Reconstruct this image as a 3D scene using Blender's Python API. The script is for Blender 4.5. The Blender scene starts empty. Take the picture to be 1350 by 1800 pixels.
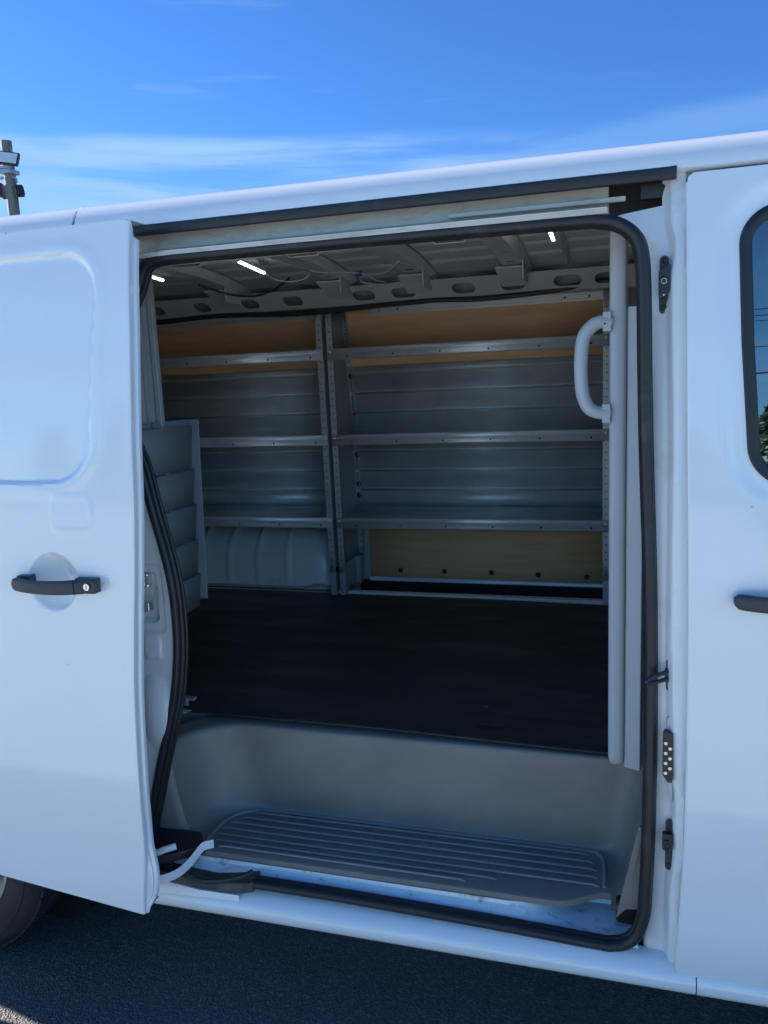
import bpy, bmesh, math, random
from mathutils import Vector, Matrix
random.seed(7)
S = bpy.context.scene
COL = S.collection
R = math.radians

# ------------------------------------------------------------------ materials
def new_mat(name):
    m = bpy.data.materials.new(name); m.use_nodes = True
    nt = m.node_tree
    return m, nt, nt.nodes['Principled BSDF']

def mat(name, col, rough=.5, metal=0., coat=0., coat_rough=.06, noise=None, bump=None, rvar=None, dirt=None, spec=.5, stretch=(1, 1, 1)):
    m, nt, p = new_mat(name)
    p.inputs['Base Color'].default_value = (*col, 1)
    p.inputs['Roughness'].default_value = rough
    p.inputs['Metallic'].default_value = metal
    p.inputs['Coat Weight'].default_value = coat
    p.inputs['Coat Roughness'].default_value = coat_rough
    p.inputs['Coat IOR'].default_value = 1.65
    p.inputs['Specular IOR Level'].default_value = spec
    tc = nt.nodes.new('ShaderNodeTexCoord')
    mp = nt.nodes.new('ShaderNodeMapping'); mp.inputs['Scale'].default_value = stretch
    nt.links.new(tc.outputs['Object'], mp.inputs['Vector'])
    def nz(scale, detail=4, rough_=.6):
        n = nt.nodes.new('ShaderNodeTexNoise'); n.inputs['Scale'].default_value = scale
        n.inputs['Detail'].default_value = detail; n.inputs['Roughness'].default_value = rough_
        nt.links.new(mp.outputs['Vector'], n.inputs['Vector']); return n
    src = None
    if noise:                                   # (scale, amount) : base colour variation
        n = nz(noise[0]); r = nt.nodes.new('ShaderNodeMapRange')
        r.inputs['From Min'].default_value = .3; r.inputs['From Max'].default_value = .7
        r.inputs['To Min'].default_value = 1 - noise[1]; r.inputs['To Max'].default_value = 1 + noise[1]
        nt.links.new(n.outputs['Fac'], r.inputs['Value'])
        mx = nt.nodes.new('ShaderNodeVectorMath'); mx.operation = 'SCALE'
        mx.inputs[0].default_value = col
        nt.links.new(r.outputs['Result'], mx.inputs['Scale'])
        src = mx.outputs['Vector']
    if dirt:                                    # (scale, threshold, colour, amount)
        n = nz(dirt[0], 6, .65); r = nt.nodes.new('ShaderNodeMapRange')
        r.inputs['From Min'].default_value = dirt[1]; r.inputs['From Max'].default_value = dirt[1] + .15
        r.inputs['To Max'].default_value = dirt[3]
        nt.links.new(n.outputs['Fac'], r.inputs['Value'])
        mx = nt.nodes.new('ShaderNodeMix'); mx.data_type = 'RGBA'
        mx.inputs['A'].default_value = (*col, 1); mx.inputs['B'].default_value = (*dirt[2], 1)
        nt.links.new(r.outputs['Result'], mx.inputs['Factor'])
        if src: nt.links.new(src, mx.inputs['A'])
        src = mx.outputs['Result']
    if src: nt.links.new(src, p.inputs['Base Color'])
    if rvar:
        n = nz(rvar[0]); r = nt.nodes.new('ShaderNodeMapRange')
        r.inputs['From Min'].default_value = .3; r.inputs['From Max'].default_value = .7
        r.inputs['To Min'].default_value = rough - rvar[1]; r.inputs['To Max'].default_value = rough + rvar[1]
        nt.links.new(n.outputs['Fac'], r.inputs['Value']); nt.links.new(r.outputs['Result'], p.inputs['Roughness'])
    if bump:
        n = nz(bump[0], 3); b = nt.nodes.new('ShaderNodeBump')
        b.inputs['Strength'].default_value = bump[1]; b.inputs['Distance'].default_value = bump[2] if len(bump) > 2 else .002
        nt.links.new(n.outputs['Fac'], b.inputs['Height']); nt.links.new(b.outputs['Normal'], p.inputs['Normal'])
    return m

def emit(name, col, s):
    m, nt, p = new_mat(name)
    p.inputs['Base Color'].default_value = (*col, 1)
    p.inputs['Emission Color'].default_value = (*col, 1); p.inputs['Emission Strength'].default_value = s
    return m

def glass(name, tint):
    m = bpy.data.materials.new(name); m.use_nodes = True; nt = m.node_tree; nt.nodes.clear()
    o = nt.nodes.new('ShaderNodeOutputMaterial'); mx = nt.nodes.new('ShaderNodeMixShader')
    t = nt.nodes.new('ShaderNodeBsdfTransparent'); t.inputs['Color'].default_value = (*tint, 1)
    g = nt.nodes.new('ShaderNodeBsdfGlossy'); g.inputs['Roughness'].default_value = .01
    f = nt.nodes.new('ShaderNodeFresnel'); f.inputs['IOR'].default_value = 3.2
    nt.links.new(f.outputs[0], mx.inputs[0]); nt.links.new(t.outputs[0], mx.inputs[1]); nt.links.new(g.outputs[0], mx.inputs[2])
    nt.links.new(mx.outputs[0], o.inputs[0]); return m

M = dict(
    paint=mat('van_white_paint', (.80, .81, .82), .32, coat=1., coat_rough=.075, dirt=(3.2, .62, (.62, .58, .52), .10), bump=(1.6, .12, .002)),
    jamb=mat('white_jamb_paint', (.78, .78, .77), .38, coat=.5, coat_rough=.15, dirt=(9., .58, (.40, .36, .30), .35)),
    header=mat('dusty_header_paint', (.60, .55, .47), .7, dirt=(14., .52, (.20, .17, .14), .38), stretch=(1, 3, 3)),
    sill=mat('scuffed_sill_paint', (.74, .76, .78), .3, coat=.6, coat_rough=.12, dirt=(34., .56, (.13, .12, .11), .75), stretch=(.7, 1.3, 1)),
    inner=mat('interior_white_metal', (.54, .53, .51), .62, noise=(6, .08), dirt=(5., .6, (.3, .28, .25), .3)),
    rubber=mat('black_rubber_seal', (.018, .019, .021), .46, dirt=(16., .56, (.07, .068, .062), .5), bump=(60, .15, .001), rvar=(9, .08)),
    rubber2=mat('dusty_rubber_and_shade', (.06, .06, .055), .75, dirt=(16., .5, (.16, .14, .11), .6)),
    black=mat('black_plastic', (.022, .023, .026), .42, bump=(220, .12, .0006)),
    handle=mat('dark_grey_handle_plastic', (.045, .046, .052), .5, bump=(380, .25, .0005), rvar=(18, .08)),
    tray=mat('grey_step_plastic', (.215, .198, .182), .40, noise=(7, .10), bump=(420, .35, .0006), dirt=(8., .58, (.27, .25, .22), .28), rvar=(6, .07)),
    mat_=mat('black_rubber_floor', (.026, .031, .033), .52, noise=(4, .25), bump=(34, .2, .002), dirt=(11., .55, (.085, .085, .085), .45), rvar=(5, .12), stretch=(.5, 1.6, 1)),
    steel=mat('galvanised_steel', (.66, .70, .73), .40, metal=.40, noise=(9, .12), rvar=(7, .09), stretch=(1, 1, 1)),
    steelg=mat('grey_coated_steel', (.42, .45, .47), .45, metal=.3, noise=(6, .08), rvar=(8, .07)),
    alu=mat('brushed_aluminium', (.80, .77, .72), .38, metal=.35, rvar=(12, .08), noise=(8, .06)),
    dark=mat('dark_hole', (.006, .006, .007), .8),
    ply=mat('plywood_face', (.84, .50, .27), .55, noise=(3.2, .16), dirt=(1.6, .55, (.66, .37, .18), .5), stretch=(.8, 2, 9)),
    ptrim=mat('light_grey_trim', (.50, .52, .54), .5, noise=(5, .04), bump=(260, .2, .0006)),
    folder=mat('pocket_plastic_and_shade', (.25, .28, .31), .45, noise=(6, .08)),
    tyre=mat('tyre_rubber', (.022, .022, .023), .72, noise=(14, .3), bump=(90, .25, .001), dirt=(9., .54, (.075, .06, .045), .6)),
    rim=mat('silver_wheel_cover', (.55, .56, .57), .32, metal=.7, noise=(10, .1), dirt=(10., .55, (.25, .22, .18), .4)),
    chrome=mat('bright_metal', (.75, .75, .75), .18, metal=1.),
    rib_plastic=mat('light_grey_rib_plastic', (.27, .255, .235), .42, noise=(9, .15), bump=(420, .3, .0006)),
    bolt=mat('zinc_bolt', (.85, .86, .87), .3, metal=.4),
    brass=mat('gold_contact', (.82, .74, .56), .35, metal=.9),
    wood=mat('weathered_pole_wood', (.20, .185, .16), .85, noise=(3, .3), bump=(14, .5, .01), stretch=(4, 4, .4)),
    led=emit('led_light', (.92, .96, 1.), 4.),
    lens=mat('floodlight_lens', (.75, .74, .70), .25, noise=(6, .1)),
    glass=glass('tinted_glass', (.42, .50, .52)),
    seat=mat('grey_seat_cloth', (.07, .075, .08), .9, noise=(30, .2)),
    wire=mat('white_wire', (.55, .55, .52), .5),
    bluep=mat('blue_connector', (.03, .07, .30), .5),
    paper=mat('pale_label_paper', (.6, .6, .58), .6, noise=(30, .12)),
    red=mat('red_print', (.35, .08, .06), .6),
    orange=mat('orange_lens', (.30, .08, .03), .4),
    bark=mat('tree_bark', (.10, .08, .06), .9, noise=(6, .3)),
    leaf=mat('evergreen_leaf', (.035, .055, .022), .8, noise=(2, .4)),
    bluecar=mat('dark_teal_car_paint', (.02, .10, .13), .3, coat=1.),
)
# asphalt ------------------------------------------------------------
def asphalt():
    m, nt, p = new_mat('asphalt')
    tc = nt.nodes.new('ShaderNodeTexCoord')
    def nz(s, d=4):
        n = nt.nodes.new('ShaderNodeTexNoise'); n.inputs['Scale'].default_value = s; n.inputs['Detail'].default_value = d
        nt.links.new(tc.outputs['Object'], n.inputs['Vector']); return n
    v = nt.nodes.new('ShaderNodeTexVoronoi'); v.inputs['Scale'].default_value = 210
    nt.links.new(tc.outputs['Object'], v.inputs['Vector'])
    big = nz(1.3, 5); fine = nz(140, 3)
    r = nt.nodes.new('ShaderNodeValToRGB'); r.color_ramp.elements[0].color = (.050, .053, .057, 1); r.color_ramp.elements[1].color = (.165, .163, .160, 1)
    r.color_ramp.elements[0].position = .3; r.color_ramp.elements[1].position = .75
    mx = nt.nodes.new('ShaderNodeMath'); mx.operation = 'MULTIPLY_ADD'; mx.inputs[1].default_value = .55
    nt.links.new(fine.outputs['Fac'], mx.inputs[0])
    m2 = nt.nodes.new('ShaderNodeMath'); m2.operation = 'MULTIPLY'; m2.inputs[1].default_value = .45
    nt.links.new(big.outputs['Fac'], m2.inputs[0]); nt.links.new(m2.outputs[0], mx.inputs[2])
    nt.links.new(mx.outputs[0], r.inputs[0])
    v2 = nt.nodes.new('ShaderNodeTexVoronoi'); v2.inputs['Scale'].default_value = 170; nt.links.new(tc.outputs['Object'], v2.inputs['Vector'])
    sc_ = nt.nodes.new('ShaderNodeSeparateColor'); nt.links.new(v2.outputs['Color'], sc_.inputs[0])
    st = nt.nodes.new('ShaderNodeMapRange'); st.inputs['From Min'].default_value = .72; st.inputs['From Max'].default_value = 1.; st.inputs['To Max'].default_value = .45; nt.links.new(sc_.outputs[0], st.inputs['Value'])
    ms = nt.nodes.new('ShaderNodeMix'); ms.data_type = 'RGBA'; ms.inputs['B'].default_value = (.30, .29, .27, 1)
    nt.links.new(st.outputs[0], ms.inputs['Factor']); nt.links.new(r.outputs[0], ms.inputs['A']); nt.links.new(ms.outputs['Result'], p.inputs['Base Color'])
    p.inputs['Roughness'].default_value = .72
    b = nt.nodes.new('ShaderNodeBump'); b.inputs['Strength'].default_value = .8; b.inputs['Distance'].default_value = .004
    nt.links.new(v.outputs['Distance'], b.inputs['Height'])
    b2 = nt.nodes.new('ShaderNodeBump'); b2.inputs['Strength'].default_value = .6; b2.inputs['Distance'].default_value = .006
    n3 = nz(70, 6)
    nt.links.new(n3.outputs['Fac'], b2.inputs['Height']); nt.links.new(b.outputs['Normal'], b2.inputs['Normal'])
    nt.links.new(b2.outputs['Normal'], p.inputs['Normal'])
    return m
def specks(m, scale=26., amount=.5):
    nt = m.node_tree; p = nt.nodes['Principled BSDF']; src = p.inputs['Base Color'].links[0].from_socket
    tc = nt.nodes.new('ShaderNodeTexCoord'); v = nt.nodes.new('ShaderNodeTexVoronoi'); v.inputs['Scale'].default_value = scale; nt.links.new(tc.outputs['Object'], v.inputs['Vector'])
    a = nt.nodes.new('ShaderNodeMapRange'); a.inputs['From Min'].default_value = .055; a.inputs['From Max'].default_value = .035; nt.links.new(v.outputs['Distance'], a.inputs['Value'])
    sx = nt.nodes.new('ShaderNodeSeparateColor'); nt.links.new(v.outputs['Color'], sx.inputs[0])
    b = nt.nodes.new('ShaderNodeMath'); b.operation = 'GREATER_THAN'; b.inputs[1].default_value = .90; nt.links.new(sx.outputs[0], b.inputs[0])
    c = nt.nodes.new('ShaderNodeMath'); c.operation = 'MULTIPLY'; nt.links.new(a.outputs[0], c.inputs[0]); nt.links.new(b.outputs[0], c.inputs[1])
    d = nt.nodes.new('ShaderNodeMath'); d.operation = 'MULTIPLY'; d.inputs[1].default_value = amount; nt.links.new(c.outputs[0], d.inputs[0])
    mx = nt.nodes.new('ShaderNodeMix'); mx.data_type = 'RGBA'; mx.inputs['B'].default_value = (.22, .19, .16, 1)
    nt.links.new(d.outputs[0], mx.inputs['Factor']); nt.links.new(src, mx.inputs['A']); nt.links.new(mx.outputs['Result'], p.inputs['Base Color'])
specks(M['paint']); specks(M['jamb'], 40., .6); specks(M['sill'], 55., .9)
M['asphalt'] = asphalt()
M['bounce_ground'] = mat('pale_bounce_concrete', (.50, .55, .55), .85, noise=(.6, .15), dirt=(2.2, .55, (.30, .31, .30), .5), bump=(60, .3, .003))

# ------------------------------------------------------------------ mesh helpers
class MB:
    def __init__(s): s.v = []; s.f = []; s.m = []
    def add(s, vs, fs, m=0):
        o = len(s.v); s.v += [tuple(p) for p in vs]
        for f in fs: s.f.append([i + o for i in f]); s.m.append(m)
        return s
    def box(s, x0, x1, y0, y1, z0, z1, m=0, mtx=None):
        vs = [(x, y, z) for x in (x0, x1) for y in (y0, y1) for z in (z0, z1)]
        if mtx is not None: vs = [mtx @ Vector(p) for p in vs]
        return s.add(vs, [(0, 1, 3, 2), (4, 6, 7, 5), (0, 4, 5, 1), (2, 3, 7, 6), (0, 2, 6, 4), (1, 5, 7, 3)], m)
    def loft(s, rings, closed=True, caps=True, m=0):
        n = len(rings[0]); vs = [p for r in rings for p in r]; fs = []
        for i in range(len(rings) - 1):
            for j in range(n if closed else n - 1):
                k = (j + 1) % n
                fs.append((i * n + j, i * n + k, (i + 1) * n + k, (i + 1) * n + j))
        if caps and closed:
            fs.append(tuple(range(n - 1, -1, -1))); fs.append(tuple((len(rings) - 1) * n + j for j in range(n)))
        return s.add(vs, fs, m)
    def extx(s, prof, x0, x1, m=0, closed=True, n=1):
        xs = [x0 + (x1 - x0) * i / n for i in range(n + 1)]
        return s.loft([[(x, y, z) for y, z in prof] for x in xs], closed, closed, m)
    def tube(s, path, r, n=10, closed=False, m=0, flat=1., up=(0, 0, 1), rs=None):
        P = [Vector(p) for p in path]; L = len(P); rings = []; nrm = Vector(up)
        for i in range(L):
            a = P[(i - 1) % L] if (closed or i > 0) else P[i]; b = P[(i + 1) % L] if (closed or i < L - 1) else P[i]
            t = (b - a).normalized(); nn = nrm - t * nrm.dot(t)
            if nn.length < 1e-4: nn = t.orthogonal()
            nn.normalize(); nrm = nn; bb = t.cross(nn); rr = rs[i] if rs else r
            rings.append([P[i] + nn * (rr * math.cos(2 * math.pi * k / n)) + bb * (rr * flat * math.sin(2 * math.pi * k / n)) for k in range(n)])
        if closed: rings.append(rings[0])
        return s.loft(rings, True, not closed, m)
    def cyl(s, c, axis, r, h, n=16, m=0, r2=None):
        c = Vector(c); a = Vector(axis).normalized(); u = a.orthogonal().normalized(); w = a.cross(u); r2 = r if r2 is None else r2
        rg = lambda rr, k: [c + a * k + (u * math.cos(2 * math.pi * i / n) + w * math.sin(2 * math.pi * i / n)) * rr for i in range(n)]
        return s.loft([rg(r, 0), rg(r2, h)], True, True, m)
    def dome(s, c, axis, r, h, m=0, n=12):
        c = Vector(c); a = Vector(axis).normalized(); u = a.orthogonal().normalized(); w = a.cross(u); rings = []
        for k in range(5):
            q = k / 4 * math.pi / 2
            rings.append([c + a * (h * math.sin(q)) + (u * math.cos(2 * math.pi * i / n) + w * math.sin(2 * math.pi * i / n)) * (r * max(math.cos(q), .02)) for i in range(n)])
        return s.loft(rings, True, True, m)
    def grid(s, fn, nu, nv, m=0, keep=None):
        vs = [fn(i / nu, j / nv) for i in range(nu + 1) for j in range(nv + 1)]; fs = []
        for i in range(nu):
            for j in range(nv):
                q = (i * (nv + 1) + j, (i + 1) * (nv + 1) + j, (i + 1) * (nv + 1) + j + 1, i * (nv + 1) + j + 1)
                if keep:
                    c = [sum(vs[k][a] for k in q) / 4 for a in range(3)]
                    if not keep(*c): continue
                fs.append(q)
        return s.add(vs, fs, m)
    def poly(s, pts, off, m=0):                    # a flat outline pushed along off
        n = len(pts); o = Vector(off)
        vs = [Vector(p) for p in pts] + [Vector(p) + o for p in pts]
        fs = [tuple(range(n)), tuple(range(2 * n - 1, n - 1, -1))] + [(i, i + n, (i + 1) % n + n, (i + 1) % n) for i in range(n)]
        return s.add(vs, fs, m)
    def build(s, name, mats, parent=None, bevel=0, angle=38, solid=0, seg=2, label=None, norm=True):
        me = bpy.data.meshes.new(name); me.from_pydata(s.v, [], s.f)
        mats = mats if isinstance(mats, (list, tuple)) else [mats]
        for q in mats: me.materials.append(M[q] if isinstance(q, str) else q)
        for p, k in zip(me.polygons, s.m): p.material_index = k; p.use_smooth = True
        if norm:
            bm = bmesh.new(); bm.from_mesh(me); bmesh.ops.remove_doubles(bm, verts=bm.verts, dist=1e-5)
            bmesh.ops.recalc_face_normals(bm, faces=bm.faces); bm.to_mesh(me); bm.free()
        me.set_sharp_from_angle(angle=R(angle))
        o = bpy.data.objects.new(name, me); COL.objects.link(o)
        if parent: o.parent = parent
        if solid:
            d = o.modifiers.new('thickness', 'SOLIDIFY'); d.thickness = solid; d.offset = -1
        if bevel:
            d = o.modifiers.new('edge', 'BEVEL'); d.width = bevel; d.segments = seg; d.limit_method = 'ANGLE'; d.angle_limit = R(40); d.harden_normals = True
        if label: o['label'] = label
        return o

def thing(name, label, cat, loc=(0, 0, 0), group=None):
    o = bpy.data.objects.new(name, None); COL.objects.link(o); o.empty_display_size = .1
    o.location = loc; o['label'] = label; o['category'] = cat
    if group: o['group'] = group
    return o
def settle(root, loc):                     # children were modelled in world metres: put the origin at the thing's base
    root.location = loc
    for c in root.children: c.location = c.location - Vector(loc)
def tag(o, label=None, cat=None, group=None, kind=None):
    if label: o['label'] = label
    if cat: o['category'] = cat
    if group: o['group'] = group
    if kind: o['kind'] = kind
    return o
def interp(tab, x):
    if x <= tab[0][0]: return tab[0][1]
    for (a, b), (c, d) in zip(tab, tab[1:]):
        if x <= c: return b + (d - b) * (x - a) / (c - a)
    return tab[-1][1]
def smooth_tab(tab, n=400):
    lo, hi = tab[0][0], tab[-1][0]; xs = [lo + (hi - lo) * i / n for i in range(n + 1)]; ys = [interp(tab, x) for x in xs]
    for _ in range(2):
        k = max(2, n // 55); ys = [sum(ys[max(0, min(n, i + j))] for j in range(-k, k + 1)) / (2 * k + 1) for i in range(n + 1)]
    return list(zip(xs, ys))
def sst(a, b, x):
    t = max(0., min(1., (x - a) / (b - a))); return t * t * (3 - 2 * t)
def spline(pts, per=8, closed=False):
    P = [Vector(p) for p in pts]; L = len(P); out = []
    for i in range(L if closed else L - 1):
        g = lambda k: P[k % L] if closed else P[max(0, min(L - 1, k))]
        a, b, c, d = g(i - 1), g(i), g(i + 1), g(i + 2)
        for k in range(per):
            t = k / per
            out.append(.5 * ((2 * b) + (c - a) * t + (2 * a - 5 * b + 4 * c - d) * t * t + (3 * b - a - 3 * c + d) * t ** 3))
    if not closed: out.append(P[-1])
    return out
def rrect_sd(x, z, x0, x1, z0, z1, r):     # signed distance to a rounded rectangle
    cx, cz = (x0 + x1) / 2, (z0 + z1) / 2; qx = abs(x - cx) - (x1 - x0) / 2 + r; qz = abs(z - cz) - (z1 - z0) / 2 + r
    return math.hypot(max(qx, 0), max(qz, 0)) + min(max(qx, qz), 0) - r

# ------------------------------------------------------------------ ground, sky, sun, camera
cp = MB().grid(lambda u, v: (-60 + 120 * u, -34 + 33.1 * v, .004), 12, 4).build('bounce_concrete', 'bounce_ground'); tag(cp, kind='structure')  # unseen pale slab added to bounce sunlight onto the van's shaded side
g = MB().grid(lambda u, v: (-220 + 440 * u, -200 + 440 * v, 0), 8, 8).build('ground', 'asphalt'); tag(g, kind='structure')

SUN_EL, SUN_AZ = 20., math.degrees(math.atan2(-.986, .184))
sd = Vector((math.sin(R(SUN_AZ)) * math.cos(R(SUN_EL)), math.cos(R(SUN_AZ)) * math.cos(R(SUN_EL)), math.sin(R(SUN_EL))))
L = bpy.data.lights.new('sun', 'SUN'); L.energy = 5.0; L.angle = R(.53); L.color = (1, .92, .80)
lo = bpy.data.objects.new('sun', L); COL.objects.link(lo); lo.rotation_euler = sd.to_track_quat('Z', 'Y').to_euler(); lo.location = sd * 40

W = bpy.data.worlds.new('World'); S.world = W; W.use_nodes = True; nt = W.node_tree
bg = nt.nodes['Background']; sky = nt.nodes.new('ShaderNodeTexSky'); sky.sky_type = 'NISHITA'; sky.sun_disc = False
sky.sun_elevation = R(SUN_EL); sky.sun_rotation = R(SUN_AZ); sky.air_density = 1.0; sky.dust_density = .25; sky.ozone_density = 3.0
bg.inputs['Strength'].default_value = .05
# thin cirrus: noise stretched along the horizon, in a band above the van's roof
tc = nt.nodes.new('ShaderNodeTexCoord'); sp = nt.nodes.new('ShaderNodeSeparateXYZ'); nt.links.new(tc.outputs['Generated'], sp.inputs[0])
def wm(op, a, b=None, c=None):
    n = nt.nodes.new('ShaderNodeMath'); n.operation = op
    for i, q in enumerate((a, b, c)):
        if q is None: continue
        if isinstance(q, (int, float)): n.inputs[i].default_value = q
        else: nt.links.new(q, n.inputs[i])
    return n.outputs[0]
az = wm('ARCTAN2', sp.outputs[0], sp.outputs[1]); el = wm('ARCSINE', sp.outputs[2])
el2 = wm('ADD', el, wm('MULTIPLY', az, CL_T := .0))
cv = nt.nodes.new('ShaderNodeCombineXYZ')
nt.links.new(wm('MULTIPLY', az, 1.9), cv.inputs[0]); nt.links.new(wm('MULTIPLY', el2, 19.), cv.inputs[1])
n1 = nt.nodes.new('ShaderNodeTexNoise'); n1.inputs['Scale'].default_value = 1.6; n1.inputs['Detail'].default_value = 7; n1.inputs['Roughness'].default_value = .55; n1.inputs['Distortion'].default_value = .35
nt.links.new(cv.outputs[0], n1.inputs['Vector'])
def rng(x, a, b, lo_, hi_):
    n = nt.nodes.new('ShaderNodeMapRange'); n.interpolation_type = 'SMOOTHSTEP'
    for k, q in (('From Min', a), ('From Max', b), ('To Min', lo_), ('To Max', hi_)): n.inputs[k].default_value = q
    nt.links.new(x, n.inputs['Value']); return n.outputs['Result']
band = wm('MULTIPLY', rng(el2, R(7), R(13), .15, 1), rng(el2, R(15.1), R(16.2), 1, .0))
thin = wm('MULTIPLY', rng(n1.outputs['Fac'], .60, .80, 0, .35), 1.)
band = wm('MULTIPLY', band, rng(az, R(-18), R(0), 1, .30))
cl = wm('MAXIMUM', wm('MULTIPLY', band, rng(n1.outputs['Fac'], .34, .64, .08, .85)), thin)
hs = nt.nodes.new('ShaderNodeHueSaturation'); hs.inputs['Saturation'].default_value = 1.1; nt.links.new(sky.outputs[0], hs.inputs['Color'])
# deeper blue over the van; sky behind the photographer brightened to light its shaded side
side = nt.nodes.new('ShaderNodeMix'); side.data_type = 'RGBA'; nt.links.new(rng(wm('MULTIPLY_ADD', sp.outputs[2], .75, sp.outputs[1]), -.75, .05, 0, 1), side.inputs['Factor'])
side.inputs['A'].default_value = (1.12, 1.88, 2.34, 1); side.inputs['B'].default_value = (.52, .86, 1.38, 1)
tinted = nt.nodes.new('ShaderNodeMix'); tinted.data_type = 'RGBA'; tinted.blend_type = 'MULTIPLY'; tinted.inputs['Factor'].default_value = 1
nt.links.new(hs.outputs[0], tinted.inputs['A']); nt.links.new(side.outputs['Result'], tinted.inputs['B'])
mx = nt.nodes.new('ShaderNodeMix'); mx.data_type = 'RGBA'; nt.links.new(cl, mx.inputs['Factor']); nt.links.new(tinted.outputs['Result'], mx.inputs['A'])
mx.inputs['B'].default_value = (2.7, 4.4, 7.0, 1)
nt.links.new(mx.outputs['Result'], bg.inputs['Color'])

cam = bpy.data.cameras.new('camera'); co = bpy.data.objects.new('camera', cam); COL.objects.link(co); S.camera = co
cam.sensor_fit = 'VERTICAL'; cam.sensor_height = 36; cam.lens = 36 * 1407 / 1800; cam.clip_start = .02; cam.clip_end = 2000
yaw, pit, rol = .297, .165, .043
F = Vector((-math.sin(yaw) * math.cos(pit), math.cos(yaw) * math.cos(pit), -math.sin(pit)))
R0 = Vector((math.cos(yaw), math.sin(yaw), 0)); D0 = F.cross(R0)
Rt = R0 * math.cos(rol) + D0 * math.sin(rol); Dn = -R0 * math.sin(rol) + D0 * math.cos(rol)
mw = Matrix.Identity(4)
for i in range(3): mw[i][0] = Rt[i]; mw[i][1] = -Dn[i]; mw[i][2] = -F[i]
mw.translation = (0, -1.347, 1.356); co.matrix_world = mw

S.view_settings.view_transform = 'Standard'; S.view_settings.look = 'None'; S.view_settings.exposure = 1.6; S.view_settings.gamma = 1
S.cycles.max_bounces = 10; S.cycles.diffuse_bounces = 6

# ------------------------------------------------------------------ the van
van = thing('cargo_van', 'white cargo van with its side door slid open', 'van')
PROF = smooth_tab([(.22, .010), (.30, .002), (.36, .000), (.42, .006), (.47, .005), (.60, -.001), (.72, -.006), (.80, -.007), (.95, -.006), (1.1, .0), (1.25, .010), (1.4, .026), (1.55, .048), (1.68, .075)])
yp = lambda z: interp(PROF, z)

# roof: cant rail and panel, symmetrical about y = .85
half = [(.080, 1.660), (.071, 1.664), (.0725, 1.672), (.077, 1.684), (.085, 1.697), (.094, 1.706), (.106, 1.7125), (.13, 1.718), (.2, 1.727), (.32, 1.738), (.5, 1.748), (.85, 1.758)]
arch = lambda x: .011 * max(0, min(1, (.3 - x) / 1.6)) - .02 * max(0, -1.3 - x) ** 2
prof = half + [(1.70 - y, z) for y, z in reversed(half[:-1])]
under = [(y, z - .012) for y, z in prof]
inn = [(1.70 - .082, 1.655), (1.595, 1.68), (1.56, 1.70), (1.35, 1.725), (.85, 1.742), (.35, 1.725), (.14, 1.70), (.105, 1.68), (.10, 1.662)]
for nm, a, b in (('roof', -1.052, 1.30), ('roof', -2.40, -1.058)):
    xs = [a + (b - a) * k / 8 for k in range(9)]
    MB().loft([[(x, y, z + arch(x) * (z > 1.669)) for y, z in prof + inn] for x in xs]).build('roof', 'paint', van, angle=50)
MB().extx([(y + (.004 if y < .85 else -.004), z + .0055) for y, z in prof] + inn, -1.059, -1.051).build('roof_seam', 'rubber', van)

# ---- sliding door, slid back along the side
XL = smooth_tab([(.25, -.932), (.30, -.928), (.42, -.916), (.57, -.910), (.80, -.893), (1.0, -.872), (1.135, -.862), (1.44, -.858), (1.68, -.863)])
xl = lambda z: interp(XL, z)
zb = lambda x: .305 + .105 * max(0, -x - .93)
ZT = 1.660; OFF = -.095; XR = -1.93
def door_y(x, z):
    y = yp(z) + OFF
    d = rrect_sd(x, z, -1.80, interp([(1.1, -.962), (1.35, -.944), (1.65, -.921)], z), 1.186, 1.612, .085)
    y += .0065 * sst(.0015, -.0075, d)                                   # blanked window pressing
    y += -.0012 * sst(.02, 0, abs(d - .012))
    r = math.hypot((x + 1.052) / 1.0, (z - .998) / 1.02); y += .018 * max(0, 1 - (r / .056) ** 2) ** .8     # finger cup
    e = rrect_sd(x, z, -1.046, -.955, 1.092, 1.165, .02); y += -.0016 * sst(.006, -.004, e) + .0008 * sst(.0, -.014, e)
    return y
def door_pt(u, v):
    z = ZT + 0
    zz = zb(-.93 - 1.0 * (1 - u)) + (ZT - zb(-.93 - 1.0 * (1 - u))) * v
    x = XR + (xl(zz) - .004 - XR) * u
    return (x, door_y(x, zz), zz)
sl = thing_sl = None
d = MB().grid(door_pt, 300, 330)
# hemmed leading edge and thickness of the door
sec = [(-.004, 0), (-.0012, .0012), (0, .005), (0, .010), (-.003, .0125), (-.003, .016), (.0035, .0185), (.0045, .021), (.0045, .026), (-.02, .034), (-.16, .062)]
rows = []
for k in range(120):
    z = zb(-.93) + (ZT - zb(-.93)) * k / 119
    bt = sst(.303, .352, z)
    rows.append([(xl(z) + dx + (.015 * bt * sst(.46, .37, z) if q > 3 else 0), yp(z) + OFF + dy * (1 if q < 3 or q > 8 else .35 + .65 * bt), min(z, ZT - .034 * min(1, q / 6)) if q > 2 else z) for q, (dx, dy) in enumerate(sec)])
d.loft(rows, False, False)
d.box(XR, -1.02, -.028, -.004, .36, 1.45)
d.grid(lambda u, v: (XR + (xl(ZT) - .004 - XR) * u, yp(ZT) + OFF + .06 * v, ZT), 4, 4)
d.grid(lambda u, v: (XR + (xl(.31) - .004 - XR) * u, yp(.31) + OFF + .06 * v, zb(-.93 - 1.0 * (1 - u)) + .0), 30, 2)
door = d.build('sliding_door', 'paint', van, angle=30)
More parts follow.
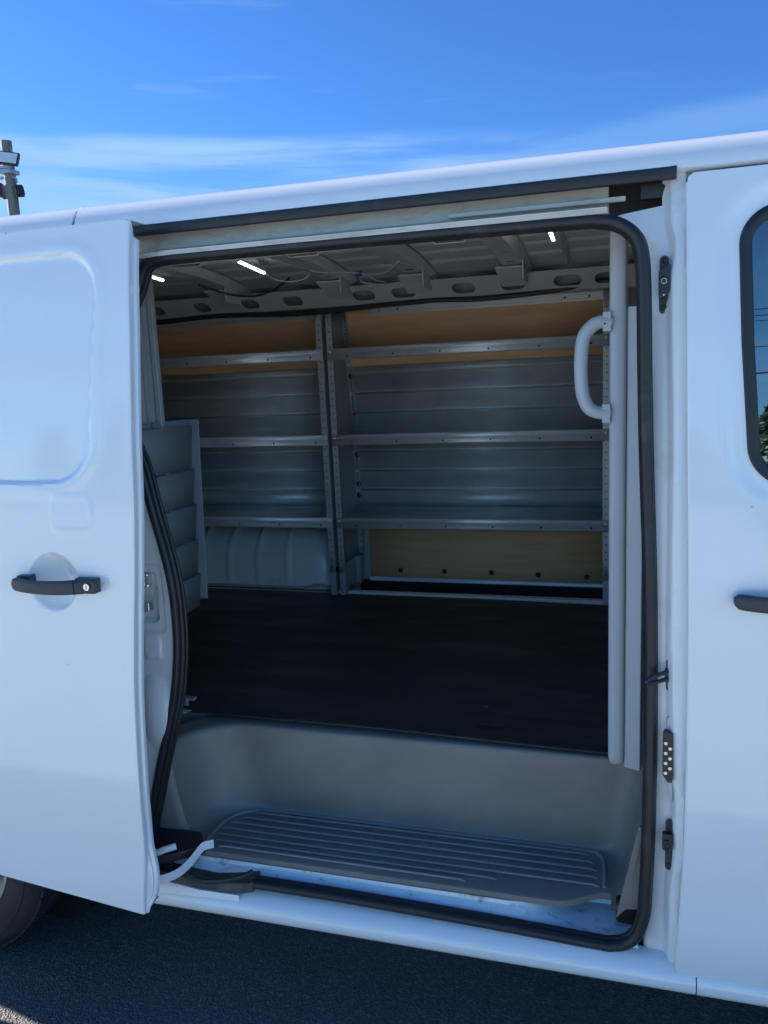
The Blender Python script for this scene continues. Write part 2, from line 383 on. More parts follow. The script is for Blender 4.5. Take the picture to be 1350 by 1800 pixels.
# pull handle with lock
def pull(x0, x1, z0, yb, parent, name='door_handle', up_=.014):
    h = MB(); n = 26; Ln = x1 - x0
    for a, b in ((0, .775), (.785, 1.)):
        rings = []
        for i in range(n + 1):
            t = a + (b - a) * i / n; x = x0 + Ln * t
            bow = .016 * math.sin(math.pi * min(1, max(0, t / .86))) ** .6 if t < .86 else 0
            hh = (.0125 + .002 * t) * (1 - .55 * (1 - min(1, t / .05)) ** 2) * (1 - .25 * (1 - min(1, (1 - t) / .03)) ** 2)
            zc = z0 - .002 * math.sin(math.pi * t)
            th = .016 if t < .12 or t > .7 else .012
            yo = yb - .022 - bow
            ring = []
            for k in range(16):
                q = 2 * math.pi * k / 16; cx, sz = math.cos(q), math.sin(q)
                ring.append((x, yo + th / 2 + th / 2 * (abs(cx) ** .6) * (1 if cx > 0 else -1), zc + hh * (abs(sz) ** .6) * (1 if sz > 0 else -1)))
            rings.append(ring)
        h.loft(rings)
    h.box(x0 + .006, x0 + .034, yb - .012, yb + .012, z0 - .011, z0 + up_)
    h.box(x1 - .05, x1 - .004, yb - .012, yb + .012, z0 - .014, z0 + .013)
    return h.build(name, 'handle', parent, bevel=.0015)
yb = yp(.99) + OFF
hd = pull(-1.132, -.943, .9965, yb, door)
lk = MB(); lk.cyl((-.960, yb - .0205, .9965), (0, -1, 0), .0085, .0025, 20, 0).cyl((-.960, yb - .0225, .9965), (0, -1, 0), .0065, .0022, 20, 1)
lk.box(-.9608, -.9592, yb - .0250, yb - .0240, .9928, 1.0002, 2)
lk.build('door_lock', ['black', 'chrome', 'dark'], door)

# ---- front door
FE = smooth_tab([(.26, .088), (.305, .089), (.42, .096), (.55, .1005), (.75, .1005), (.94, .0995), (1.3, .0925), (1.68, .087)])
fe = lambda z: interp(FE, z)
WX0 = lambda z: interp([(1.1, .192), (1.222, .182), (1.389, .171), (1.542, .166), (1.65, .166)], z)
def win_sd(x, z): return rrect_sd(x, z, WX0(z), 1.02 - .35 * max(0, z - 1.17), 1.163, 1.598, .062)
def fd_y(x, z):
    dd = win_sd(x, z)
    return yp(z) + .006 * sst(.040, .006, dd)
FT, FB = 1.655, .292
def fd_pt(u, v):
    z = FB + (FT - FB) * v; x0 = fe(z) + .003 + .010 * sst(1.648, 1.655, z); x1 = 1.14 - .32 * sst(1.2, 1.66, z)
    x = x0 + (x1 - x0) * (u ** 1.5); return (x, fd_y(x, z), z)
d = MB().grid(fd_pt, 150, 230, keep=lambda x, y, z: win_sd(x, z) > -.008)
rows = []
for k in range(90):
    z = FB + (FT - FB) * k / 89; c = .010 * sst(1.648, 1.655, z)
    rows.append([(fe(z) + dx + c, yp(z) + dy, z) for dx, dy in ((.003, 0), (.0008, .0012), (0, .004), (0, .022), (.02, .026))])
d.loft(rows, False, False)
d.grid(lambda u, v: (fe(FT) + .013 + (.82 - fe(FT)) * u, yp(FT) + .03 * v, FT), 3, 2)
d.grid(lambda u, v: (fe(FB) + .003 + (1.14 - fe(FB)) * u, yp(FB) + .03 * v, FB), 3, 2)
fdoor = d.build('front_door', 'paint', van, angle=30)
# window rubber and pane
def win_pt(t, dd):
    # walk the rounded outline: angle sweep from the centre
    q = 2 * math.pi * t; cx, cz = .55, 1.38; lo_, hi_ = 0, 1.0
    for _ in range(40):
        m_ = (lo_ + hi_) / 2
        if win_sd(cx + m_ * math.cos(q), cz + m_ * math.sin(q)) > dd: hi_ = m_
        else: lo_ = m_
    return cx + lo_ * math.cos(q), cz + lo_ * math.sin(q)
rows = []
N = 360
ring_t = [i / N for i in range(N)]
for dd, dy in ((.0, .010), (.0, -.001), (-.002, -.0035), (-.016, -.0030), (-.0185, -.0005), (-.0185, .010)):
    r = []
    for t in ring_t:
        x, z = win_pt(t, dd); r.append((x, yp(z) + .006 + dy, z))
    rows.append(r)
MB().loft(rows, True, False).build('window_rubber', 'rubber', fdoor, angle=50)
pts = []
for t in ring_t:
    x, z = win_pt(t, -.016); pts.append((x, yp(z) + .0085, z))
gl = MB().grid(lambda u, v: (.15 + .9 * u, yp(1.15 + .46 * v) + .009, 1.15 + .46 * v), 90, 46, keep=lambda x, y, z: win_sd(x, z) < -.006)
gl.build('window_pane', 'glass', fdoor)
pull(.166, .366, .985, yp(.985) + 0.004, fdoor, up_=.006)

# ---- rocker panel under the openings
rk = [(.040, .309), (.026, .3085), (.014, .302), (.003, .291), (-.002, .281), (-.003, .270), (.0, .260), (.008, .252), (.018, .249), (.05, .246), (.05, .255)]
for a, b in ((-1.18, .1245), (.1265, 1.02)): MB().extx(rk, a, b, n=2).build('rocker_panel', 'paint', van, angle=60)

# ---- jambs round the opening
j = MB()
sections = []
for k in range(181):
    z = .285 + (1.668 - .285) * k / 180; y = yp(z)
    wv = .004 * sst(1.50, 1.53, z) - .006 * sst(1.545, 1.585, z) + .004 * sst(.66, .62, z) - .007 * sst(.52, .44, z)
    xa = interp([(.3, .040), (1.30, .040), (1.34, .036), (1.48, .032), (1.535, .028), (1.562, .018), (1.582, -.004), (1.592, -.040), (1.604, -.040), (1.613, .060), (1.67, .062)], z); xs = .066 + wv + .006 * sst(1.5, 1.2, z) + .008 * sst(.9, .6, z)
    sections.append([(xa - .003, y + .070, z), (xa - .002, y + .042, z), (min(xa + .004, xs - .010), y + .036, z), (xs - .008, y + .034, z), (xs - .003, y + .031, z), (xs + .001, y + .018, z), (xs + .005, y + .014, z), (xs + .016, y + .014, z), (fe(z) + .001, y + .017, z), (fe(z) + .006, y + .03, z), (fe(z) + .05, y + .04, z)])
j.loft(sections, False, False)
pillar = j.build('door_pillar', 'jamb', van, angle=45)
# white jamb behind the open door, its front edge follows the weatherstrip
CS = [(-.93, .045, 1.55), (-.975, .06, 1.44), (-.990, .07, 1.34), (-.978, .078, 1.26), (-.958, .08, 1.20), (-.940, .08, 1.11), (-.920, .08, 1.02), (-.909, .08, .95), (-.906, .08, .88), (-.910, .08, .80), (-.925, .08, .71), (-.948, .08, .63), (-.975, .08, .545), (-.997, .08, .47), (-1.015, .075, .40), (-1.026, .065, .335)]
cs = spline(CS, 6)
xc = lambda z: interp(sorted([(p.z, p.x) for p in cs]), z)
rear = MB()
def rr_pt(u, v):
    z = .33 + (1.66 - .33) * v; x = -1.25 + (xc(z) + .004 + 1.25) * u
    y = .078 - .03 * sst(1.35, 1.6, z)
    e = rrect_sd(x, z, -1.08, -.930, .845, .993, .012); y += .004 * sst(.002, -.003, e)
    e2 = rrect_sd(x, z, -1.0, -.948, .868, .972, .014); y += .016 * sst(.004, -.004, e2)
    e3 = rrect_sd(x, z, -.985, -.945, .785, .838, .008); y -= .004 * sst(.003, -.003, e3)
    q = math.hypot((x + .97) / .045, (z - .665) / .085); y -= .018 * max(0, 1 - q * q)
    return (x, y, z)
rear.grid(rr_pt, 90, 260)
rear.build('rear_jamb', 'jamb', van, angle=30)
lt = MB(); lt.cyl((-.9765, .094, .940), (0, 0, 1), .011, .030, 16).box(-.990, -.966, .07, .094, .945, .966); lt.build('door_latch', 'chrome', van, bevel=.003)
MB().box(-.988, -.961, .070, .090, .890, .912).build('latch_pawl', 'chrome', van, bevel=.003)
# quarter panel behind the sliding door, with a wheel arch
WXC, WZ = -1.58, .292
def qkeep(x, y, z): return (z > .50 or x > -2.08) and math.hypot(x - WXC, z - WZ) > .345
MB().grid(lambda u, v: (-2.40 + 1.20 * u, yp(.25 + 1.415 * v), .25 + 1.415 * v), 110, 120, keep=qkeep).build('quarter_panel', 'paint', van, solid=.004)
# header with the track recess
hd_ = MB()
hd_.extx([(.083, 1.664), (.118, 1.664), (.118, 1.660), (.106, 1.655), (.100, 1.625), (.060, 1.613), (.030, 1.609), (.030, 1.600), (.10, 1.592), (.13, 1.60), (.135, 1.67), (.083, 1.668)], -1.25, -.030)
hd_.build('door_header', 'header', van, bevel=.002)
MB().box(-.0295, .066, .165, .17, 1.595, 1.67).build('header_recess_shade', 'rubber2', van)  # back sheet coloured dark in place of the deep recess's shade
MB().box(-.30, -.003, .088, .0985, 1.6265, 1.6345).build('track_rail', 'header', van, bevel=.002)
tk = MB(); tp = [(.069, 1.667), (.075, 1.670), (.086, 1.668), (.086, 1.660), (.077, 1.655), (.079, 1.651), (.076, 1.648), (.070, 1.649), (.067, 1.657)]
tk.loft([[(x, y - .002 * (i == 0 or i == 7), z) for y, z in tp] for i, x in enumerate((-1.3, -1.29, -.9, -.5, -.1, .03, .066, .074))], True, True)
tk.build('track_cover', 'rubber', van, bevel=.0015, angle=50)
MB().poly([(.020, .10, 1.628), (.074, .10, 1.628), (.070, .10, 1.640), (.05, .10, 1.652), (.02, .10, 1.652)], (0, .02, 0)).build('track_end_stop', 'black', van, bevel=.002)

# ---- weatherstrip round the opening
top = [(-.93, .046, 1.50), (-.905, .045, 1.54), (-.893, .043, 1.562), (-.882, .040, 1.582), (-.862, .040, 1.594), (-.83, .040, 1.5975), (-.70, .040, 1.598), (-.40, .040, 1.5965), (-.09, .040, 1.593), (-.045, .040, 1.591), (-.012, .040, 1.582), (.012, .039, 1.562), (.022, .038, 1.535), (.026, .036, 1.48), (.029, .032, 1.34), (.033, .028, 1.2), (.040, .024, 1.02), (.0435, .022, .86), (.0445, .022, .70), (.043, .022, .53), (.039, .022, .41), (.036, .022, .376), (.026, .022, .343), (.008, .022, .323), (-.016, .022, .314), (-.05, .022, .3125), (-.25, .022, .320), (-.55, .022, .3265), (-.74, .022, .327)]
ws = MB(); sp_ = spline(top, 6)
ws.tube(sp_, .0105, 12, up=(0, -1, 0), flat=.95); ws.tube([p + Vector((0, .010, 0)) for p in sp_], .0088, 10, up=(0, -1, 0), flat=1.42)
ws.build('door_weatherstrip', 'rubber', van, angle=60)
inset = lambda p: p
wc = MB(); wc.tube([p + Vector((.003, -.003, 0)) for p in cs], .0092, 12, up=(0, -1, 0)); wc.tube([p + Vector((.0135, .002, 0)) for p in cs], .0062, 12, up=(0, -1, 0))
wc.tube([p + Vector((.0185, .010, 0)) for p in cs], .0042, 10, up=(0, -1, 0)); wc.tube([p + Vector((.010, .014, 0)) for p in cs], .008, 10, up=(0, -1, 0))
wc.build('door_weatherstrip', 'rubber', van, angle=60)

# ---- sill, lower track
sl_ = MB(); rows = []
for k in range(31):
    x = -1.0 + 1.028 * k / 30; w = sst(-.20, -.06, x)
    a_ = [(.030, .306), (.034, .322), (.044, .331), (.057, .340), (.0585, .3478), (.0605, .3478), (.064, .335), (.10, .30), (.10, .28), (.03, .28)]
    b_ = [(.030, .306), (.034, .314), (.060, .3165), (.090, .319), (.128, .322), (.132, .330), (.136, .322), (.14, .30), (.14, .28), (.03, .28)]
    rows.append([(x, p[0] + (q[0] - p[0]) * w, p[1] + (q[1] - p[1]) * w) for p, q in zip(a_, b_)])
sl_.loft(rows)
sl_.build('door_sill', 'sill', van, bevel=.0015)
sw = MB(); sw.tube([(-.56 - .0, .028, .318), (-.40, .029, .317), (-.20, .029, .315), (-.03, .03, .315)], .004, 6); sw.build('sill_bead', 'rubber', van)
lt = MB()
lt.loft([[(x, yy, zz) for yy, zz in ((.05, z0), (.012, z0 - .004), (.008, z0 - .024), (.05, z0 - .03))] for x, z0 in ((-.99, .335), (-.90, .330), (-.83, .328), (-.76, .334), (-.735, .340))], True, True)
lt.build('track_rubber_boot', 'rubber2', van, bevel=.002)
lt = MB(); lt.tube(spline([(-.90, .02, .335), (-.85, .0, .333), (-.80, .004, .337), (-.752, .012, .350), (-.737, .02, .357)], 5), .006, 8); lt.build('track_gasket', 'rubber', van)
ARM = [(-1.04, -.062, .346), (-.946, -.045, .344), (-.906, -.02, .346), (-.889, .01, .352), (-.878, .030, .366), (-.868, .045, .378), (-.850, .055, .381)]
am = MB()
path = ARM
for h0, h1 in ((0, 1),):
    rows = []
    for k, p in enumerate(spline(path, 5)):
        rows.append([(p.x, p.y, p.z + .010), (p.x + .003, p.y + .004, p.z + .010), (p.x + .003, p.y + .004, p.z - .010), (p.x, p.y, p.z - .010)])
    am.loft(rows)
am.build('door_roller_arm', 'paint', van, bevel=.0015)
ar = MB().poly([(-1.03, -.02, .372), (-.93, .01, .372), (-.865, .055, .378), (-.90, .10, .378), (-1.03, .10, .378)], (0, 0, -.02)); ar.build('roller_carriage', 'black', van, bevel=.003)
MB().tube(spline([(-1.02, .0, .379), (-.955, .0, .381), (-.936, .006, .386), (-.915, .02, .389)], 5), .0075, 8, flat=.6).build('roller_lever', 'paint', van)
rf = MB().poly([(-.98, .012, .312), (-.86, .004, .306), (-.765, .003, .308), (-.765, .002, .296), (-.98, -.001, .288)], (0, .004, 0)); rf.build('sill_flange', 'paint', van)

# ---- step tray
def contour(inset_):
    x0, x1, yb_, rl, rr_, yf = -.975 + inset_, .042 - inset_ * .95, .252 - inset_ * (.15 if inset_ > 0 else 1.0), .13, .05, .055
    if inset_ > .05: x0 += 0
    pts = []
    yl = .108
    for k in range(13): pts.append((x0, yl + (yb_ - rl - yl) * k / 12))
    for k in range(1, 13):
        a = math.pi - math.pi / 2 * k / 12; pts.append((x0 + rl + rl * math.cos(a), yb_ - rl + rl * math.sin(a)))
    for k in range(1, 40): pts.append((x0 + rl + (x1 - rr_ - x0 - rl) * k / 40, yb_))
    for k in range(0, 9):
        a = math.pi / 2 - math.pi / 2 * k / 8; pts.append((x1 - rr_ + rr_ * math.cos(a), yb_ - rr_ + rr_ * math.sin(a)))
    for k in range(1, 9): pts.append((x1, yb_ - rr_ + (yf - yb_ + rr_) * k / 8))
    return pts
t = MB()
levels = [(-.045, .567), (-.012, .5675), (-.004, .5665), (0., .563), (.003, .556), (.008, .53), (.020, .46), (.030, .41), (.037, .385), (.044, .372), (.054, .364), (.066, .361)]
rings = [[(x, y, z) for x, y in contour(i_)] for i_, z in levels]
# flat tread: fan the last ring to the front edge by rows
t.loft(rings, False, False)
last = rings[-1]; n_ = len(last)
fy = lambda x: .0645 + .045 * sst(-.12, -.03, x)
def tread_rows(k):
    q = []
    for (x, y, z) in last:
        q.append((x, y + (fy(x) - y) * k, z))
    return q
t.loft([tread_rows(k) for k in (0, .25, .5, .75, 1.)], False, False)
t.loft([[(x, fy(x), .361) for x, y, z in last], [(x, fy(x) - .003, .359) for x, y, z in last], [(x, fy(x) - .003, .3475) for x, y, z in last], [(x, fy(x) + .002, .345) for x, y, z in last]], False, False)
tray = t.build('step_tray', 'tray', van, angle=50)
rb = MB()
ribs = [(.222, -.83, -.065), (.197, -.85, -.055), (.172, -.865, -.05), (.147, -.875, -.047), (.122, -.88, -.045), (.099, -.87, -.24), (.080, -.85, -.30)]
for y, a, b in ribs:
    rb.tube([(a, y, .3605), (a + .012, y, .364), (b - .012, y, .364), (b, y, .3605)], .0026, 8, flat=.9)
# raised rim of the tread
rim_pts = [(-.885, .07, .3612), (-.885, .16, .3612), (-.87, .205, .3612), (-.835, .232, .3612), (-.78, .241, .3612), (-.4, .240, .3612), (-.075, .238, .3612), (-.048, .228, .3612), (-.036, .20, .3612), (-.034, .12, .3612)]
rb.tube(spline(rim_pts, 6), .0045, 8)
rb.build('tread_rib', 'rib_plastic', tray)  # ribs and rim a lighter grey than the tray
fl = MB(); rows = []
for i_, z in [(-.03, .5675)] + levels[2:] + [(.066, .335)]:
    xw = -.975 + i_; rows.append([(xw, .1075, z), (xw - .008, .101, z), (xw - .02, .096, z), (min(xw - .03, -1.0), .094, z), (-1.045, .092, z)])
fl.loft(rows, False, False); fl.build('tray_flange', 'tray', tray, angle=60)
fr = MB(); fr.poly([(-.012, .046, .352), (.006, .050, .37), (.026, .052, .372), (.032, .052, .345), (.040, .05, .345), (.040, .06, .53), (.028, .06, .535), (.012, .058, .46)], (0, .008, 0)); fr.build('tray_flange', 'tray', tray, bevel=.002)
MB().box(-.012, .040, .070, .085, .325, .378).build('sill_notch_shade', 'dark', van, bevel=.006)  # solid black block standing in for the dark inside the notch

# ---- floor pan and far side
MB().box(-2.38, .9, .300, 1.36, .30, .572).build('floor_pan', 'inner', van)
MB().box(-2.38, -1.005, .112, .13, .25, 1.70).build('inner_side_panel', 'inner', van)
MB().box(-2.38, 1.0, .10, 1.60, .22, .30).build('underbody_light_block', 'dark', van)  # plain dark box added under the floor to block light
tr = MB(); tr.extx([(1.352, .578), (1.352, .5865), (1.358, .5885), (1.366, .5865), (1.374, .5885), (1.382, .5865), (1.383, .56), (1.352, .56)], -1.02, -.03); tr.build('floor_trim', 'jamb', van)
tr = MB(); tr.tube(spline([(-1.95, 1.392, .584), (-1.30, 1.392, .584), (-1.17, 1.396, .586), (-1.12, 1.402, .594), (-1.06, 1.392, .590), (-1.02, 1.372, .584)], 6), .006, 8); tr.build('floor_trim', 'steelg', van)
MB().box(-2.0, -1.02, 1.36, 1.39, .50, .575).build('floor_pan', 'inner', van)
# far body side, inner wall
def far_y(z): return 1.70 - yp(z)
MB().grid(lambda u, v: (-2.40 + 3.5 * u, far_y(.25 + 1.415 * v), .25 + 1.415 * v), 8, 40).build('far_side_panel', 'paint', van, solid=.004)
wall_y = lambda z: 1.585 - .075 * sst(1.15, 1.65, z)
MB().grid(lambda u, v: (-2.38 + 2.43 * u, wall_y(.28 + 1.39 * v) + .012, .28 + 1.39 * v), 6, 30).build('inner_wall', 'inner', van, solid=.004)
# plywood lining
pl = MB(); pl.grid(lambda u, v: (-.955 + .90 * u, wall_y(.594 + .2 * v) - .012, .594 + .2 * v), 4, 6); lower = pl.build('plywood_panel', 'ply', van, solid=.006, label='pale plywood panel along the bottom of the far wall')
cl_ = ((-.835, .620), (-.66, .620), (-.48, .620), (-.307, .617), (-.132, .614))
for x, z in cl_:
    MB().dome((x, wall_y(z) - .0185, z), (0, -1, 0), .010, .005).build('trim_clip', 'black', lower)
up = MB(); up.grid(lambda u, v: (-2.3 + 2.25 * u, wall_y(1.32 + .30 * v) - .014, 1.32 + .30 * v), 8, 8); up.build('plywood_panel', 'ply', van, solid=.006, label='plywood panel along the top of the far wall')
MB().extx([(1.568, .594), (1.553, .594), (1.549, .588), (1.549, .580), (1.556, .578), (1.575, .578)], -.955, -.055).build('wall_trim', 'paint', van, bevel=.001)
MB().box(-1.0, -.04, 1.39, 1.585, .31, .32).box(-1.0, -.04, 1.566, 1.582, .32, .576).build('far_step_well_shade', 'rubber', van)  # black floor and back panel put the well's shade into colour
# wheel housing
wh = MB()
secw = [(1.60, .80), (1.575, .803), (1.53, .800), (1.48, .782), (1.44, .750), (1.415, .70), (1.405, .64), (1.402, .576), (1.60, .576)]
rings = []
for k in range(90):
    x = -2.12 + (-1.03 + 2.12) * k / 89
    e = 1 - min(1, (-1.03 - x) / .12); sc = math.sqrt(max(.0, 1 - e ** 2.6)); sc = max(sc, .03)
    rib = .010 * max(sum(math.exp(-((x - c) / .011) ** 2) for c in (-1.24, -1.36, -1.485, -1.60, -1.72)), 0)
    zs = .576 + (1.0) * 0
    ring = []
    for y, z in secw:
        yy = 1.60 - (1.60 - y) * (.55 + .45 * sc) - (rib if z > .58 and y < 1.55 else 0); zz = .576 + (z - .576) * (.30 + .70 * sc) + (rib if z > .75 else 0)
        ring.append((x, yy, zz))
    rings.append(ring)
wh.loft(rings).build('wheel_housing', 'jamb', van, angle=60)
# roof interior: skin beads, cross bows, side rails
rz = lambda y: 1.728 - .068 * (abs(y - .85) / .55) ** 2.2
bd = MB()
bd.grid(lambda u, v: (-2.35 + 2.40 * u, .22 + 1.14 * v, rz(.22 + 1.14 * v) - .006 + .009 * max(0, math.cos((.22 + 1.14 * v) * 2 * math.pi / .115)) ** 4), 4, 240)
bd.build('roof_lining', 'inner', van)
for x, w in ((-1.86, .055), (-1.31, .055), (-.905, .05), (-.635, .048), (-.330, .045)):
    bw = MB(); rows = []
    for k in range(25):
        y = .24 + 1.04 * k / 24; z = rz(y) - .010
        rows.append([(x - w, y, z), (x - w * .62, y, z - .022), (x + w * .62, y, z - .022), (x + w, y, z)])
    bw.loft(rows, False, False)
    for q, yy in enumerate((.62, .76, .90, 1.0, 1.12)):
        z = rz(yy) - .033; bw.box(x - .012, x + .012, yy - .012, yy + .012, z, z + .002, 1)
    rows = [(x - .05, 1.14, rz(1.14) - .040), (x + .035, 1.14, rz(1.14) - .040), (x + .03, 1.25, 1.628), (x - .045, 1.25, 1.628)]
    bw.poly(rows, (0, 0, -.004)); bw.box(x + .032, x + .036, 1.13, 1.24, 1.63, 1.69)
    bw.build('roof_bow', ['inner', 'dark'], van, solid=.0015, bevel=.002)
bw = MB(); rows = [[(-.172 - .010, y, rz(y) - .008), (-.172, y, rz(y) - .022), (-.172 + .010, y, rz(y) - .008)] for y in [.24 + .1 * k for k in range(11)]]; bw.loft(rows, False, False); bw.build('roof_bow', 'inner', van)
# side rail with oval lightening holes
def rail(hx, name):
    bm = bmesh.new(); x0, x1 = -2.35, .04
    loops = [[(x0, 0), (x1, 0), (x1, .085), (x0, .085)]]
    for cx, w in hx:
        lp = []
        for k in range(20):
            a = 2 * math.pi * k / 20; c, s_ = math.cos(a), math.sin(a)
            lp.append((cx + (w / 2 - .021) * (1 if c > 0 else -1) * (abs(c) > .05) + .021 * c, .040 + .024 * s_))
        loops.append(lp)
    es = []
    for lp in loops:
        vs = [bm.verts.new((x, 1.30 - .085 * t_ / .085, 1.607 + .052 * t_ / .085)) for x, t_ in lp]
        es += [bm.edges.new((vs[i], vs[(i + 1) % len(vs)])) for i in range(len(vs))]
    bmesh.ops.triangle_fill(bm, use_beauty=True, edges=es, use_dissolve=False)
    for v_ in bm.verts: pass
    me = bpy.data.meshes.new(name); bm.to_mesh(me); bm.free(); me.materials.append(M['inner'])
    o = bpy.data.objects.new(name, me); COL.objects.link(o); o.parent = van
    m_ = o.modifiers.new('t', 'SOLIDIFY'); m_.thickness = .003; return o
rail([(-1.84, .06), (-1.62, .062), (-1.435, .062), (-1.25, .065), (-1.09, .07), (-.835, .075), (-.70, .078), (-.50, .075), (-.343, .075), (-.175, .085), (-.055, .08)], 'roof_side_rail')
MB().box(-2.3, .04, 1.31, 1.55, 1.665, 1.67).build('roof_edge', 'inner', van)
MB().box(-2.3, .04, 1.325, 1.33, 1.60, 1.665).build('rail_cavity_shade', 'folder', van)  # darker grey sheet stands in for shade behind the oval holes
# harness hanging below the rail
hz = MB(); hz.tube(spline([(-2.2, 1.30, 1.600), (-1.7, 1.295, 1.592), (-1.4, 1.295, 1.602), (-1.1, 1.295, 1.590), (-.8, 1.295, 1.598), (-.6, 1.295, 1.603), (-.45, 1.295, 1.597), (-.25, 1.295, 1.605), (-.1, 1.295, 1.622), (.02, 1.295, 1.63)], 6), .009, 8); hz.build('wiring_harness', 'rubber', van)
# aluminium tie rail on the far wall
for a, b in ((-.885, -.055), (-2.2, -1.03)):
    ra = MB(); ra.extx([(1.495, 1.583), (1.488, 1.585), (1.488, 1.592), (1.492, 1.594), (1.492, 1.604), (1.488, 1.606), (1.488, 1.613), (1.495, 1.615)], a, b)
    for k in (a + .03, a + .10, b - .145, b - .065): ra.cyl((k, 1.4925, 1.599), (0, -1, 0), .0058, .0016, 16, 0).cyl((k, 1.4908, 1.599), (0, -1, 0), .0036, .0006, 16, 1)
    ra.build('tie_rail', ['alu', 'dark'], van)

# ---- bulkhead between cab and cargo (fixed), trim at the pillar
bk = MB(); bk.box(.034, .040, .20, 1.55, .575, 1.69); bk.build('cab_bulkhead', 'ptrim', van)
pt = MB(); pt.loft([[(x0_, y_, z_) for x0_, y_ in ((.0, .20), (.002, .192), (.030, .182), (.034, .19), (.034, .21), (.0, .21))] for z_ in (.580, 1.465)])
pt.build('pillar_trim', 'ptrim', van, bevel=.002)

# ---- fittings on the pillar
yj = lambda z: yp(z) + .034
def rounded_plate(mb, x, z0, z1, w, y, th, m=0):
    pts = []
    for k in range(9): a = math.pi * k / 8; pts.append((x + w / 2 * math.cos(a), y, z1 - w / 2 + w / 2 * math.sin(a)))
    for k in range(9): a = math.pi + math.pi * k / 8; pts.append((x + w / 2 * math.cos(a), y, z0 + w / 2 + w / 2 * math.sin(a)))
    mb.poly(pts, (0, -th, 0), m)
f = MB(); y = yj(1.49); rounded_plate(f, .0575, 1.440, 1.532, .0145, y, .007)
f.poly([(.049, y - .007, 1.470), (.049, y - .007, 1.507), (.0655, y - .007, 1.518), (.0665, y - .007, 1.477), (.060, y - .007, 1.466), (.052, y - .007, 1.465)], (0, -.012, 0))
f.box(.0535, .060, y - .0205, y - .018, 1.482, 1.500); f.cyl((.0567, y - .0205, 1.491), (0, -1, 0), .0048, .001, 16, 1); f.cyl((.0567, y - .0214, 1.491), (0, -1, 0), .0032, .001, 16, 0)
f.dome((.0575, y - .007, 1.451), (0, -1, 0), .0045, .003); f.dome((.0575, y - .007, 1.524), (0, -1, 0), .0045, .003); f.dome((.0565, y - .018, 1.470), (0, -1, 0), .0022, .0016, 2)
f.build('door_guide', ['black', 'steelg', 'chrome'], pillar, bevel=.001)
f = MB(); y = yj(.84); rounded_plate(f, .0745, .812, .870, .013, y, .006)
loop = spline([(.072, y - .006, .848), (.055, y - .026, .848), (.040, y - .040, .8455), (.0345, y - .045, .8415), (.040, y - .040, .8375), (.055, y - .026, .836), (.072, y - .006, .836)], 5)
f.tube(loop, .0036, 8, up=(1, 0, 0)); f.box(.066, .082, y - .010, y - .004, .830, .853); f.build('door_striker', 'steelg', pillar, bevel=.0008)
bpy.data.objects['door_striker'].data.materials[0] = M['black']
f = MB(); y = yj(.69) - .006; f.poly([(.070, y - .001, .765), (.078, y - .001, .775), (.081, y - .001, .765), (.081, y - .001, .615), (.078, y - .001, .607), (.073, y - .001, .64)], (0, -.007, 0))
f.poly([(.064, y - .008, .668), (.064, y - .008, .742), (.068, y - .008, .748), (.080, y - .008, .742), (.080, y - .008, .655), (.072, y - .008, .655)], (0, -.012, 0), 2)
for k, (xx, zz) in enumerate([(.0685, .672), (.0755, .681), (.0685, .690), (.0755, .699), (.0685, .708), (.0755, .717), (.0685, .726)]): f.cyl((xx, y - .020, zz), (0, -1, 0), .0031, .0012, 14, 1)
f.build('contact_block', ['steelg', 'brass', 'black'], pillar, bevel=.001)
f = MB(); y = yj(.53); rounded_plate(f, .0775, .478, .573, .012, y - .006, .006); f.box(.066, .082, y - .022, y - .010, .522, .552); f.tube([(.074 + .0065 * math.cos(a * .6283), y - .023, .531 + .0085 * math.sin(a * .6283)) for a in range(10)], .0028, 8, closed=True, up=(0, 1, 0)); f.dome((.076, y - .011, .488), (0, -1, 0), .005, .004); f.dome((.0775, y - .011, .562), (0, -1, 0), .004, .003)
f.build('door_guide', 'black', pillar, bevel=.0012)

